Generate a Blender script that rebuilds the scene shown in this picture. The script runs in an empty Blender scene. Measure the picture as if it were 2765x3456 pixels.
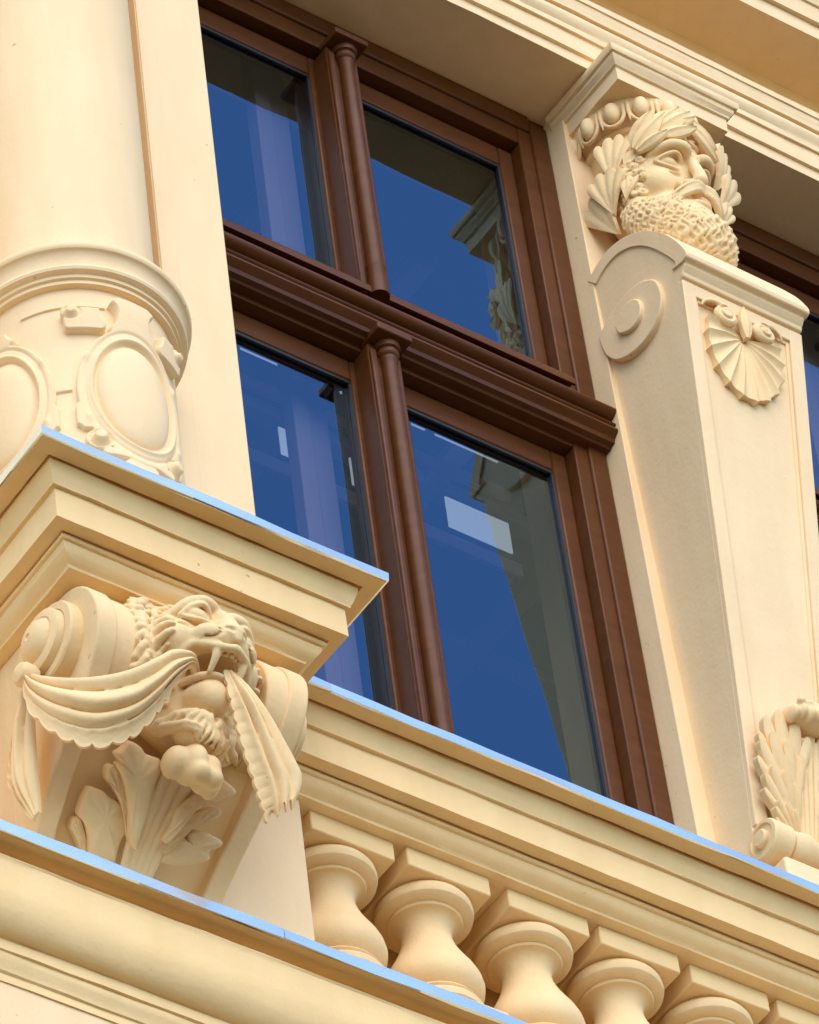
import bpy, bmesh, math, random
import numpy as np
from mathutils import Matrix, Vector
random.seed(7); rng = np.random.default_rng(7)
S = bpy.context.scene
COL = S.collection
R_ = math.radians

# ------------------------------------------------------------------ camera
AZ, EL, RO, DIST = R_(40.28225), R_(46.57513), R_(-8.19362), 14.0
d = np.array([math.sin(AZ)*math.cos(EL), math.cos(AZ)*math.cos(EL), math.sin(EL)])
r = np.array([math.cos(AZ), -math.sin(AZ), 0.0]); u = np.cross(r, d)
r, u = r*math.cos(RO)+u*math.sin(RO), -r*math.sin(RO)+u*math.cos(RO)
camd = bpy.data.cameras.new('camera'); cam = bpy.data.objects.new('camera', camd); COL.objects.link(cam)
C = -DIST*d
cam.matrix_world = Matrix(((r[0], u[0], -d[0], C[0]), (r[1], u[1], -d[1], C[1]), (r[2], u[2], -d[2], C[2]), (0, 0, 0, 1)))
camd.sensor_fit = 'HORIZONTAL'; camd.sensor_width = 36; camd.lens = 36*17968.17/2765
camd.clip_start = 0.1; camd.clip_end = 2000
S.camera = cam

# ------------------------------------------------------------------ sky, sun, exposure
SUN_AZ, SUN_EL = -20.0, 44.0        # degrees right of the facade's outward normal, elevation
w = bpy.data.worlds.new('World'); S.world = w; w.use_nodes = True
nt = w.node_tree; bg = nt.nodes['Background']
sky = nt.nodes.new('ShaderNodeTexSky'); sky.sky_type = 'NISHITA'; sky.sun_disc = False
sky.sun_elevation = R_(SUN_EL); sky.sun_rotation = R_(180-SUN_AZ)
sky.air_density = 1.0; sky.dust_density = 0.0; sky.ozone_density = 8.0
nt.links.new(sky.outputs[0], bg.inputs[0]); bg.inputs[1].default_value = 0.15
sl = bpy.data.lights.new('sun', 'SUN'); sl.energy = 1.5; sl.angle = R_(66); sl.color = (1.0, 0.84, 0.66)
so = bpy.data.objects.new('sun', sl); COL.objects.link(so)
sdir = Vector((math.sin(R_(SUN_AZ))*math.cos(R_(SUN_EL)), -math.cos(R_(SUN_AZ))*math.cos(R_(SUN_EL)), math.sin(R_(SUN_EL))))
so.rotation_euler = sdir.to_track_quat('Z', 'Y').to_euler(); so.location = sdir*20
S.view_settings.view_transform = 'Standard'; S.view_settings.look = 'None'
S.view_settings.exposure = 1.16; S.view_settings.gamma = 1
S.render.engine = 'CYCLES'
S.cycles.max_bounces = 10; S.cycles.diffuse_bounces = 5; S.cycles.glossy_bounces = 4; S.cycles.transparent_max_bounces = 12

# ------------------------------------------------------------------ materials
def newmat(name):
    m = bpy.data.materials.new(name); m.use_nodes = True
    return m, m.node_tree, m.node_tree.nodes['Principled BSDF']
def stucco(name, col, var=0.05, bump=0.35, rough=0.75):
    m, t, b = newmat(name); N = t.nodes; L = t.links
    tc = N.new('ShaderNodeTexCoord')
    n1 = N.new('ShaderNodeTexNoise'); n1.inputs['Scale'].default_value = 2.3; n1.inputs['Detail'].default_value = 6; n1.inputs['Roughness'].default_value = .6
    mp = N.new('ShaderNodeMapping'); mp.inputs['Scale'].default_value = (5.0, 5.0, .8)
    n2 = N.new('ShaderNodeTexNoise'); n2.inputs['Scale'].default_value = 3.0; n2.inputs['Detail'].default_value = 5
    L.new(tc.outputs['Object'], n1.inputs['Vector']); L.new(tc.outputs['Object'], mp.inputs['Vector']); L.new(mp.outputs[0], n2.inputs['Vector'])
    ad = N.new('ShaderNodeMath'); ad.operation = 'ADD'; L.new(n1.outputs[0], ad.inputs[0]); L.new(n2.outputs[0], ad.inputs[1])
    rp = N.new('ShaderNodeValToRGB')
    rp.color_ramp.elements[0].position = .40; rp.color_ramp.elements[1].position = .62
    hv = N.new('ShaderNodeMath'); hv.operation = 'MULTIPLY'; hv.inputs[1].default_value = .5; L.new(ad.outputs[0], hv.inputs[0]); L.new(hv.outputs[0], rp.inputs[0])
    c = np.array(col)
    rp.color_ramp.elements[0].color = (*(c*(1-var)*np.array([1, .985, .95])), 1); rp.color_ramp.elements[1].color = (*np.minimum(c*(1+var*.6), .95), 1)
    # sparse specks of grime
    n3 = N.new('ShaderNodeTexNoise'); n3.inputs['Scale'].default_value = 34; n3.inputs['Detail'].default_value = 2
    L.new(tc.outputs['Object'], n3.inputs['Vector'])
    r3 = N.new('ShaderNodeValToRGB'); r3.color_ramp.elements[0].position = .76; r3.color_ramp.elements[1].position = .80
    r3.color_ramp.elements[0].color = (0, 0, 0, 1); r3.color_ramp.elements[1].color = (.55, .55, .55, 1); L.new(n3.outputs[0], r3.inputs[0])
    mx = N.new('ShaderNodeMix'); mx.data_type = 'RGBA'; mx.inputs[7].default_value = (.30, .22, .13, 1)
    L.new(r3.outputs[0], mx.inputs[0]); L.new(rp.outputs[0], mx.inputs[6]); L.new(mx.outputs[2], b.inputs['Base Color'])
    b.inputs['Roughness'].default_value = rough; b.inputs['Specular IOR Level'].default_value = .25
    n4 = N.new('ShaderNodeTexNoise'); n4.inputs['Scale'].default_value = 75; n4.inputs['Detail'].default_value = 4
    n5 = N.new('ShaderNodeTexNoise'); n5.inputs['Scale'].default_value = 9; n5.inputs['Detail'].default_value = 3
    L.new(tc.outputs['Object'], n4.inputs['Vector']); L.new(tc.outputs['Object'], n5.inputs['Vector'])
    m5 = N.new('ShaderNodeMath'); m5.operation = 'MULTIPLY'; m5.inputs[1].default_value = 3.0; L.new(n5.outputs[0], m5.inputs[0])
    mp2 = N.new('ShaderNodeMapping'); mp2.inputs['Scale'].default_value = (120, 120, 5); n6 = N.new('ShaderNodeTexNoise'); n6.inputs['Scale'].default_value = 1.0; n6.inputs['Detail'].default_value = 2
    L.new(tc.outputs['Object'], mp2.inputs['Vector']); L.new(mp2.outputs[0], n6.inputs['Vector'])
    a4 = N.new('ShaderNodeMath'); a4.operation = 'MULTIPLY_ADD'; a4.inputs[1].default_value = .30; L.new(n6.outputs[0], a4.inputs[0]); L.new(n4.outputs[0], a4.inputs[2])
    a5 = N.new('ShaderNodeMath'); a5.operation = 'ADD'; L.new(a4.outputs[0], a5.inputs[0]); L.new(m5.outputs[0], a5.inputs[1])
    bp = N.new('ShaderNodeBump'); bp.inputs['Strength'].default_value = bump; bp.inputs['Distance'].default_value = .0022
    L.new(a5.outputs[0], bp.inputs['Height']); L.new(bp.outputs[0], b.inputs['Normal'])
    return m
M = {}
M['cream'] = stucco('cream_paint', (.86, .63, .35), var=.035)
M['ochre'] = stucco('yellow_cream_paint', (.865, .61, .285), var=.04)
M['stone'] = stucco('sculpture_paint', (.86, .615, .31), var=.07, bump=.5)
def plain(name, col, rough=.5, metal=0, spec=.5, bump=0, bscale=60, var=0):
    m, t, b = newmat(name)
    b.inputs['Base Color'].default_value = (*col, 1); b.inputs['Roughness'].default_value = rough
    b.inputs['Metallic'].default_value = metal; b.inputs['Specular IOR Level'].default_value = spec
    N, L = t.nodes, t.links
    tc = N.new('ShaderNodeTexCoord')
    if bump:
        n = N.new('ShaderNodeTexNoise'); n.inputs['Scale'].default_value = bscale; n.inputs['Detail'].default_value = 3
        L.new(tc.outputs['Object'], n.inputs['Vector'])
        bp = N.new('ShaderNodeBump'); bp.inputs['Strength'].default_value = bump; bp.inputs['Distance'].default_value = .002
        L.new(n.outputs[0], bp.inputs['Height']); L.new(bp.outputs[0], b.inputs['Normal'])
    if var:
        n = N.new('ShaderNodeTexNoise'); n.inputs['Scale'].default_value = 5; n.inputs['Detail'].default_value = 5
        mp = N.new('ShaderNodeMapping'); mp.inputs['Scale'].default_value = (1, 6, 6); L.new(tc.outputs['Object'], mp.inputs[0]); L.new(mp.outputs[0], n.inputs['Vector'])
        rp = N.new('ShaderNodeValToRGB'); c = np.array(col)
        rp.color_ramp.elements[0].position = .3; rp.color_ramp.elements[1].position = .7
        rp.color_ramp.elements[0].color = (*(c*(1-var)), 1); rp.color_ramp.elements[1].color = (*(c*(1+var)), 1)
        L.new(n.outputs[0], rp.inputs[0]); L.new(rp.outputs[0], b.inputs['Base Color'])
    return m
M['wood'] = plain('brown_varnished_wood', (.098, .030, .006), rough=.42, spec=.2, bump=.15, bscale=90, var=.16)
M['gasket'] = plain('black_rubber', (.012, .012, .014), rough=.45)
M['metal'] = plain('zinc_flashing', (.80, .87, .86), rough=.2, metal=.8, bump=.08, bscale=14, var=.05)
M['curtain'] = plain('sheer_curtain', (.52, .47, .60), rough=.9, spec=.1)
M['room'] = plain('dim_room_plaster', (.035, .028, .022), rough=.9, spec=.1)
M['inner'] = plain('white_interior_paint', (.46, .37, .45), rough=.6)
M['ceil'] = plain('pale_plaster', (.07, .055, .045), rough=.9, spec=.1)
M['ground'] = plain('brick_paving', (.075, .042, .016), rough=.9, bump=.2, var=.1)
m, t, b = newmat('panel_glow'); b.inputs['Base Color'].default_value = (.6, .65, .7, 1)  # even glow standing in for pale reflections in the window glass
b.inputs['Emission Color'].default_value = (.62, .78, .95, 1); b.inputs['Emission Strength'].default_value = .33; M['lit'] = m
# glass: clear sheet whose double glazing mirrors the sky
m = bpy.data.materials.new('window_glass'); m.use_nodes = True; t = m.node_tree; t.nodes.clear(); N = t.nodes; L = t.links
out = N.new('ShaderNodeOutputMaterial'); mix = N.new('ShaderNodeMixShader'); tr = N.new('ShaderNodeBsdfTransparent'); gl = N.new('ShaderNodeBsdfGlossy'); fr = N.new('ShaderNodeFresnel')
fr.inputs['IOR'].default_value = 2.4; tr.inputs[0].default_value = (.70, .70, .70, 1); gl.inputs['Color'].default_value = (.52, .76, 1, 1); gl.inputs['Roughness'].default_value = .004
tc = N.new('ShaderNodeTexCoord'); nz = N.new('ShaderNodeTexNoise'); nz.inputs['Scale'].default_value = 1.6; bp = N.new('ShaderNodeBump'); bp.inputs['Strength'].default_value = .2; bp.inputs['Distance'].default_value = .012
L.new(tc.outputs['Object'], nz.inputs['Vector']); L.new(nz.outputs[0], bp.inputs['Height']); L.new(bp.outputs[0], gl.inputs['Normal'])
ge = N.new('ShaderNodeNewGeometry'); iv = N.new('ShaderNodeMath'); iv.operation = 'SUBTRACT'; iv.inputs[0].default_value = 1; L.new(ge.outputs['Backfacing'], iv.inputs[1])
mu_ = N.new('ShaderNodeMath'); mu_.operation = 'MULTIPLY'; L.new(fr.outputs[0], mu_.inputs[0]); L.new(iv.outputs[0], mu_.inputs[1]); L.new(mu_.outputs[0], mix.inputs[0]); L.new(tr.outputs[0], mix.inputs[1]); L.new(gl.outputs[0], mix.inputs[2]); L.new(mix.outputs[0], out.inputs[0])
M['glass'] = m

# ------------------------------------------------------------------ mesh helpers
def mesh_obj(name, V, F, mat, parent=None, smooth=True, sharp=32, bevel=0):
    me = bpy.data.meshes.new(name); me.from_pydata([tuple(map(float, v)) for v in V], [], F if isinstance(F, list) else F.tolist()); me.validate(); me.update()
    if len(me.polygons) < 30000:
        bm = bmesh.new(); bm.from_mesh(me); bmesh.ops.recalc_face_normals(bm, faces=bm.faces); bm.to_mesh(me); bm.free()
    o = bpy.data.objects.new(name, me); COL.objects.link(o)
    me.materials.append(M[mat])
    if smooth:
        me.polygons.foreach_set('use_smooth', [True]*len(me.polygons))
        if sharp: me.set_sharp_from_angle(angle=R_(sharp))
    if bevel:
        b = o.modifiers.new('bevel', 'BEVEL'); b.width = bevel; b.segments = 2; b.limit_method = 'ANGLE'; b.angle_limit = R_(35)
    if parent is not None: o.parent = parent
    return o
def thing(name, label, cat, group=None):
    o = bpy.data.objects.new(name, None); COL.objects.link(o); o.empty_display_size = .1
    o['label'] = label; o['category'] = cat
    if group: o['group'] = group
    return o
def tag(o, label, cat, group=None):
    o['label'] = label; o['category'] = cat
    if group: o['group'] = group
    return o
def box(name, x0, x1, y0, y1, z0, z1, mat, parent=None, bevel=.003):
    V = [(x, y, z) for x in (x0, x1) for y in (y0, y1) for z in (z0, z1)]
    F = [(0, 1, 3, 2), (4, 6, 7, 5), (0, 4, 5, 1), (2, 3, 7, 6), (0, 2, 6, 4), (1, 5, 7, 3)]
    return mesh_obj(name, V, F, mat, parent, True, 30, bevel)
def sweep(name, path, prof, mat, parent=None, step=.07, jit=.0007, sharp=26):
    """closed profile [(inset, z)] carried along a plan path with mitres; inside is to the left of travel."""
    P = [np.array(p, float) for p in path]; n = len(P); m = len(prof)
    seg = [(P[i+1]-P[i])/np.linalg.norm(P[i+1]-P[i]) for i in range(n-1)]
    nor = [np.array([-s[1], s[0]]) for s in seg]
    mit = [nor[0]]+[(nor[i-1]+nor[i])/(1+nor[i-1]@nor[i]) for i in range(1, n-1)]+[nor[-1]]
    ph = rng.uniform(0, 6.28, (m, 4)); V = []; ns = 0; s0 = 0
    for i in range(n-1):
        ln = np.linalg.norm(P[i+1]-P[i]); k = max(1, int(ln/step))
        for j in range(k if i < n-2 else k+1):
            t_ = j/k; s = s0+ln*t_; ns += 1
            for q, (a, z) in enumerate(prof):
                ja = jit*(math.sin(9*s+ph[q, 0])+math.sin(31*s+ph[q, 1])*.8); jz = jit*(math.sin(11*s+ph[q, 2])+math.sin(43*s+ph[q, 3])*.8)
                A_ = P[i]+mit[i]*(a+ja); B_ = P[i+1]+mit[i+1]*(a+ja); p = A_+(B_-A_)*t_; V.append((p[0], p[1], z+jz))
        s0 += ln
    F = []
    for k in range(ns-1):
        for i in range(m):
            j = (i+1) % m; F.append((k*m+i, k*m+j, (k+1)*m+j, (k+1)*m+i))
    F.append(tuple(range(m))); F.append(tuple(reversed([(ns-1)*m+i for i in range(m)])))
    return mesh_obj(name, V, F, mat, parent, True, sharp)
def lathe(name, prof, cx, cy, mat, parent=None, seg=64, sharp=30):
    V = []; F = []; m = len(prof)
    for k in range(seg):
        a = 2*math.pi*k/seg
        for rr, z in prof: V.append((cx+rr*math.cos(a), cy+rr*math.sin(a), z))
    for k in range(seg):
        j = (k+1) % seg
        for i in range(m-1): F.append((k*m+i, j*m+i, j*m+i+1, k*m+i+1))
    F.append(tuple(k*m for k in range(seg))[::-1]); F.append(tuple(k*m+m-1 for k in range(seg)))
    return mesh_obj(name, V, F, mat, parent, True, sharp)
def prism_x(name, poly, x0, x1, mat, parent=None, bevel=.003, sharp=28):
    """polygon in (y,z) extruded in x; x0/x1 may be functions of z"""
    f0 = x0 if callable(x0) else (lambda z: x0); f1 = x1 if callable(x1) else (lambda z: x1)
    m = len(poly); V = [(f0(z), y, z) for y, z in poly]+[(f1(z), y, z) for y, z in poly]
    F = [(i, (i+1) % m, m+(i+1) % m, m+i) for i in range(m)]+[tuple(range(m))[::-1], tuple(range(m, 2*m))]
    return mesh_obj(name, V, F, mat, parent, True, sharp, bevel)
def spline(P, n):
    P = np.array(P, float); k = len(P); T = np.linspace(0, k-1, n); out_ = []
    for t_ in T:
        i = min(int(t_), k-2); f = t_-i
        p0, p1, p2, p3 = P[max(i-1, 0)], P[i], P[i+1], P[min(i+2, k-1)]
        out_.append(.5*((2*p1)+(-p0+p2)*f+(2*p0-5*p1+4*p2-p3)*f*f+(-p0+3*p1-3*p2+p3)*f**3))
    return np.array(out_)
def grid_solid(name, G, Bk, mat, parent=None, sharp=50):
    """front grid G[nu][nv] and back grid Bk closed into one shell"""
    nu, nv = G.shape[:2]; V = np.concatenate([G.reshape(-1, 3), Bk.reshape(-1, 3)]); o = nu*nv; F = []
    idx = lambda i, j: i*nv+j
    for i in range(nu-1):
        for j in range(nv-1):
            a, b_, c, e = idx(i, j), idx(i+1, j), idx(i+1, j+1), idx(i, j+1)
            F.append((a, b_, c, e)); F.append((o+e, o+c, o+b_, o+a))
    for j in range(nv-1):
        F.append((idx(0, j+1), o+idx(0, j+1), o+idx(0, j), idx(0, j))); F.append((idx(nu-1, j), o+idx(nu-1, j), o+idx(nu-1, j+1), idx(nu-1, j+1)))
    for i in range(nu-1):
        F.append((idx(i, 0), o+idx(i, 0), o+idx(i+1, 0), idx(i+1, 0))); F.append((idx(i+1, nv-1), o+idx(i+1, nv-1), o+idx(i, nv-1), idx(i, nv-1)))
    return mesh_obj(name, V, F, mat, parent, True, sharp)
def unit(v): v = np.array(v, float); return v/np.linalg.norm(v)
def fan(name, P0, dr, nr, R, A, n, mat, parent=None, scal=.12, ridge=.008, curl=0., bulge=0., thick=.015, wide=1., r0=.05, nu=14, per=8, pinch=0., tipy=0., sharp=60):
    """leaf or shell made of n flutes spreading from P0 along dr, with nr its outward side"""
    P0 = np.array(P0, float); dr = unit(dr); nr = unit(np.array(nr, float)-np.dot(nr, dr)*dr); sd = np.cross(dr, nr)
    nv = n*per+1; G = np.zeros((nu, nv, 3)); B = np.zeros_like(G)
    for j in range(nv):
        v = -1+2*j/(nv-1); th = A*v
        ph = (j % per)/per; lob = abs(math.sin(math.pi*ph)) if per else 1
        Rv = R*(1-tipy*abs(v)**1.6)*(1-scal+scal*lob**.6)
        for i in range(nu):
            s = r0+(1-r0)*i/(nu-1); rad = Rv*s
            pin = 1-pinch*(1-s)**2
            p = P0+dr*rad*math.cos(th)+sd*rad*math.sin(th)*wide*pin
            h = bulge*math.sin(math.pi*s)+curl*s*s*(1 if s < .8 else 1-.0*(s-.8))+ridge*(lob-.5)*min(1, s*1.6)
            G[i, j] = p+nr*h; B[i, j] = p+nr*(h-thick-ridge*.6*(lob-.5)*min(1, s*1.6))
    return grid_solid(name, G, B, mat, parent, sharp)
def leaf(name, P0, dr, nr, Ln, W, mat, parent=None, curl=.0, bulge=.01, thick=.008, rib=.004, nu=9, nv=7, serr=0., pw=.8):
    P0 = np.array(P0, float); dr = unit(dr); nr = unit(np.array(nr, float)-np.dot(nr, dr)*dr); sd = np.cross(dr, nr)
    G = np.zeros((nu, nv, 3)); B = np.zeros_like(G)
    for i in range(nu):
        s = i/(nu-1); wd = W*(math.sin(math.pi*min(1, (s*.93+.07)))**pw)
        if s > .97: wd = W*.05
        if serr and i % 2: wd *= 1-serr
        for j in range(nv):
            v = -1+2*j/(nv-1)
            h = bulge*math.sin(math.pi*s)*(1-.6*v*v)+curl*s*s+(rib if j == nv//2 else 0)
            p = P0+dr*Ln*s+sd*wd*v; G[i, j] = p+nr*h; B[i, j] = p+nr*(h-thick)
    return grid_solid(name, G, B, mat, parent, 60)
def tube(name, P, rad, mat, parent=None, seg=10, flat=None):
    P = np.array(P, float); n = len(P); rad = np.broadcast_to(rad, n); V = []; F = []
    up_ = np.array([0.13, .21, .97])
    for i in range(n):
        t_ = unit(P[min(i+1, n-1)]-P[max(i-1, 0)]); a = unit(np.cross(t_, up_)); b_ = np.cross(t_, a)
        for k in range(seg):
            an = 2*math.pi*k/seg; V.append(P[i]+rad[i]*(a*math.cos(an)+b_*math.sin(an)))
    for i in range(n-1):
        for k in range(seg): F.append((i*seg+k, i*seg+(k+1) % seg, (i+1)*seg+(k+1) % seg, (i+1)*seg+k))
    F.append(tuple(range(seg))[::-1]); F.append(tuple((n-1)*seg+k for k in range(seg)))
    return mesh_obj(name, V, F, mat, parent, True, 60)

# ------------------------------------------------------------------ signed-distance sculpting
class Vol:
    def __init__(s, lo, hi, h):
        s.lo = np.array(lo, float); s.h = h; s.n = (np.ceil((np.array(hi)-s.lo)/h)).astype(int)+1
        s.D = np.full(s.n, 1.0, np.float32); s.ax = [s.lo[i]+h*np.arange(s.n[i], dtype=np.float32) for i in range(3)]
    def _sl(s, lo, hi):
        a = np.clip(((np.array(lo)-s.lo)/s.h).astype(int)-1, 0, s.n); b_ = np.clip(((np.array(hi)-s.lo)/s.h).astype(int)+2, 0, s.n)
        return tuple(slice(i, j) for i, j in zip(a, b_))
    def _pts(s, sl): return s.ax[0][sl[0]][:, None, None], s.ax[1][sl[1]][None, :, None], s.ax[2][sl[2]][None, None, :]
    def _mix(s, sl, dd, k, sub):
        A = s.D[sl]
        if sub:
            dd = -dd; hh = np.maximum(k-np.abs(A-dd), 0)/k; s.D[sl] = np.maximum(A, dd)+hh*hh*k*.25
        else:
            hh = np.maximum(k-np.abs(A-dd), 0)/k; s.D[sl] = np.minimum(A, dd)-hh*hh*k*.25
    def ell(s, c, rr, k=.012, sub=False, yaw=0., pitch=0.):
        c = np.array(c, float); rr = np.array(rr, float) if np.ndim(rr) else np.array([rr]*3, float)
        pad = k+3*s.h; m_ = rr.max() if (yaw or pitch) else rr
        sl = s._sl(c-m_-pad, c+m_+pad)
        if min(s.D[sl].shape) == 0: return
        X, Y, Z = s._pts(sl); X, Y, Z = X-c[0], Y-c[1], Z-c[2]
        if yaw: X, Y = X*math.cos(yaw)+Y*math.sin(yaw), -X*math.sin(yaw)+Y*math.cos(yaw)
        if pitch: Y, Z = Y*math.cos(pitch)+Z*math.sin(pitch), -Y*math.sin(pitch)+Z*math.cos(pitch)
        k0 = np.sqrt((X/rr[0])**2+(Y/rr[1])**2+(Z/rr[2])**2); k1 = np.sqrt((X/rr[0]**2)**2+(Y/rr[1]**2)**2+(Z/rr[2]**2)**2)+1e-9
        s._mix(sl, (k0*(k0-1)/k1).astype(np.float32), k, sub)
    def stroke(s, P, rad, k=.008, sub=False):
        P = np.array(P, float)
        if 3 <= len(P) < 8: rad = np.interp(np.linspace(0, 1, len(P)*3), np.linspace(0, 1, np.size(rad)), np.atleast_1d(rad)); P = spline(P, len(P)*3)
        rad = np.interp(np.linspace(0, 1, len(P)), np.linspace(0, 1, np.size(rad)), np.atleast_1d(rad))
        pad = rad.max()+k+3*s.h
        sl = s._sl(P.min(0)-pad, P.max(0)+pad)
        if min(s.D[sl].shape) == 0: return
        X, Y, Z = s._pts(sl); dd = None
        for i in range(len(P)-1):
            a, b_ = P[i], P[i+1]; ab = b_-a; l2 = ab@ab+1e-12
            t_ = np.clip(((X-a[0])*ab[0]+(Y-a[1])*ab[1]+(Z-a[2])*ab[2])/l2, 0, 1)
            e = np.sqrt((X-a[0]-t_*ab[0])**2+(Y-a[1]-t_*ab[1])**2+(Z-a[2]-t_*ab[2])**2)-(rad[i]+(rad[i+1]-rad[i])*t_)
            dd = e if dd is None else np.minimum(dd, e)
        s._mix(sl, dd.astype(np.float32), k, sub)
    def val(s, p):
        i = np.clip(np.round((np.array(p)-s.lo)/s.h).astype(int), 0, s.n-1); return s.D[tuple(i)]
    def surf(s, far, to):
        """first surface point met when walking from far to to, and its normal"""
        far = np.array(far, float); to = np.array(to, float); L_ = np.linalg.norm(to-far); n = int(L_/(s.h*.5))
        for i in range(n+1):
            p = far+(to-far)*i/n
            if s.val(p) < 0:
                g = np.array([s.val(p+s.h*2*e)-s.val(p-s.h*2*e) for e in np.eye(3)]); g = g/(np.linalg.norm(g)+1e-9); return p, g
        return None, None
    def mesh(s):
        D = s.D; D[0] = D[-1] = 1; D[:, 0] = D[:, -1] = 1; D[:, :, 0] = D[:, :, -1] = 1
        neg = D < 0
        n0, n1, n2 = np.array(D.shape)-1
        acc = np.zeros((n0, n1, n2, 3), np.float32); cnt = np.zeros((n0, n1, n2), np.float32)
        corners = [(i, j, k) for i in (0, 1) for j in (0, 1) for k in (0, 1)]
        for a in corners:
            for ax in range(3):
                if a[ax] == 0:
                    b_ = list(a); b_[ax] = 1
                    da = D[a[0]:a[0]+n0, a[1]:a[1]+n1, a[2]:a[2]+n2]; db = D[b_[0]:b_[0]+n0, b_[1]:b_[1]+n1, b_[2]:b_[2]+n2]
                    cr = (da < 0) != (db < 0); idx = np.nonzero(cr)
                    t_ = da[idx]/(da[idx]-db[idx])
                    p = np.zeros((len(t_), 3), np.float32); p += np.array(a, np.float32); p[:, ax] = t_
                    acc[idx] += p; cnt[idx] += 1
        act = cnt > 0; ids = np.full(act.shape, -1, np.int64); ids[act] = np.arange(act.sum())
        ii = np.argwhere(act); V = s.lo+s.h*(ii+acc[act]/cnt[act][:, None])
        F = []
        for ax in range(3):
            sl0 = [slice(None)]*3; sl1 = [slice(None)]*3; sl0[ax] = slice(0, -1); sl1[ax] = slice(1, None)
            A, B = neg[tuple(sl0)], neg[tuple(sl1)]; e = np.argwhere(A != B)
            o1, o2 = [(1, 2), (2, 0), (0, 1)][ax]
            e = e[(e[:, o1] > 0) & (e[:, o2] > 0) & (e[:, o1] < ids.shape[o1]) & (e[:, o2] < ids.shape[o2])]
            inv = A[tuple(e.T)]
            def cell(a, b_):
                q = e.copy(); q[:, o1] -= a; q[:, o2] -= b_; return ids[tuple(q.T)]
            q = np.stack([cell(1, 1), cell(0, 1), cell(0, 0), cell(1, 0)], 1); q[~inv] = q[~inv][:, ::-1]
            F.append(q)
        F = np.concatenate(F); F = F[(F >= 0).all(1)]
        return V, F
def sculpt(vol, name, origin, mat, parent=None, yaw=0., flip=True):
    """local axes: a right, o outwards from the facade, w up"""
    V, F = vol.mesh(); c, s_ = math.cos(yaw), math.sin(yaw)
    a, o, w_ = V[:, 0], V[:, 1], V[:, 2]
    a2, o2 = a*c-o*s_, a*s_+o*c
    W = np.stack([origin[0]+a2, origin[1]-o2, origin[2]+w_], 1)
    return mesh_obj(name, W, F[:, ::-1], mat, parent, True, 0)

# ================================================================== SETTING
gz = -11.8
g = box('ground', -60, 60, -80, .5, gz-.3, gz, 'ground', None, 0); g['kind'] = 'structure'
# ---- the building front
bf = thing('building_facade', 'cream painted building front with moulded lintel and projecting cornice', 'building')
box('pier', .812, 1.248, 0, .45, -1.24, 2.21, 'cream', bf)
box('pilaster_strip', -.857, -.637, -.165, .45, -1.24, 2.205, 'cream', bf, .004)
box('pilaster_margin', -.855, -.800, -.1685, -.16, -1.24, 2.2, 'cream', bf, .002)
box('column_backing_wall', -2.6, -.856, -.05, .45, -1.24, 2.6, 'cream', bf)
box('upper_wall', -2.6, 4.2, .07, .46, 2.212, 5.0, 'cream', bf, 0)
box('apron_wall', -.64, 4.2, .10, .44, -2.3, -1.26, 'ochre', bf, 0)
box('far_pier', 2.80, 4.2, -.01, .44, -1.24, 2.208, 'cream', bf)
box('lower_wall', -2.8, 4.3, -.333, .45, gz, -2.26, 'cream', bf, 0)
def arc(c, rr, a0, a1, n): return [(c[0]+rr[0]*math.cos(R_(a0+(a1-a0)*i/(n-1))), c[1]+rr[1]*math.sin(R_(a0+(a1-a0)*i/(n-1)))) for i in range(n)]
def yprof(P): return [(y, z) for y, z in P]
# lintel / architrave (profile given as world y, z; path lies on y=0)
tor = [(-.187-.014*math.sin(math.pi*i/8), 2.352+.064*i/8) for i in range(9)]
cym = [(-.201-.006*(1-math.cos(math.pi*i/8))/2, 2.416+.052*i/8) for i in range(9)]
lint = [(.085, 2.208), (-.165, 2.205), (-.165, 2.251), (-.177, 2.251), (-.177, 2.327), (-.187, 2.327), (-.187, 2.348)]+tor+[(-.190, 2.4165), (-.201, 2.417)]+cym[1:]+[(-.212, 2.468), (-.212, 2.495), (-.19, 2.503), (.06, 2.52), (.085, 2.52)]
sweep('lintel', [(-2.6, 0), (4.2, 0)], lint, 'cream', bf, .09)
sweep('frieze', [(-2.6, 0), (4.2, 0)], [(-.10, 2.515), (-.10, 2.70), (-.108, 2.715), (-.12, 2.73), (.065, 2.735), (.065, 2.515)], 'ochre', bf, .12)
cor = [(.06, 2.725), (-.320, 2.722), (-.320, 2.79), (-.336, 2.79), (-.336, 2.87), (-.345, 2.872)]+[(-.345-.05*(1-math.cos(R_(90*i/6))), 2.88+.06*math.sin(R_(90*i/6))) for i in range(7)]+[(-.40, 2.95), (-.40, 2.99), (.06, 3.02)]
sweep('cornice', [(-2.6, 0), (4.2, 0)], cor, 'cream', bf, .12)
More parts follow.
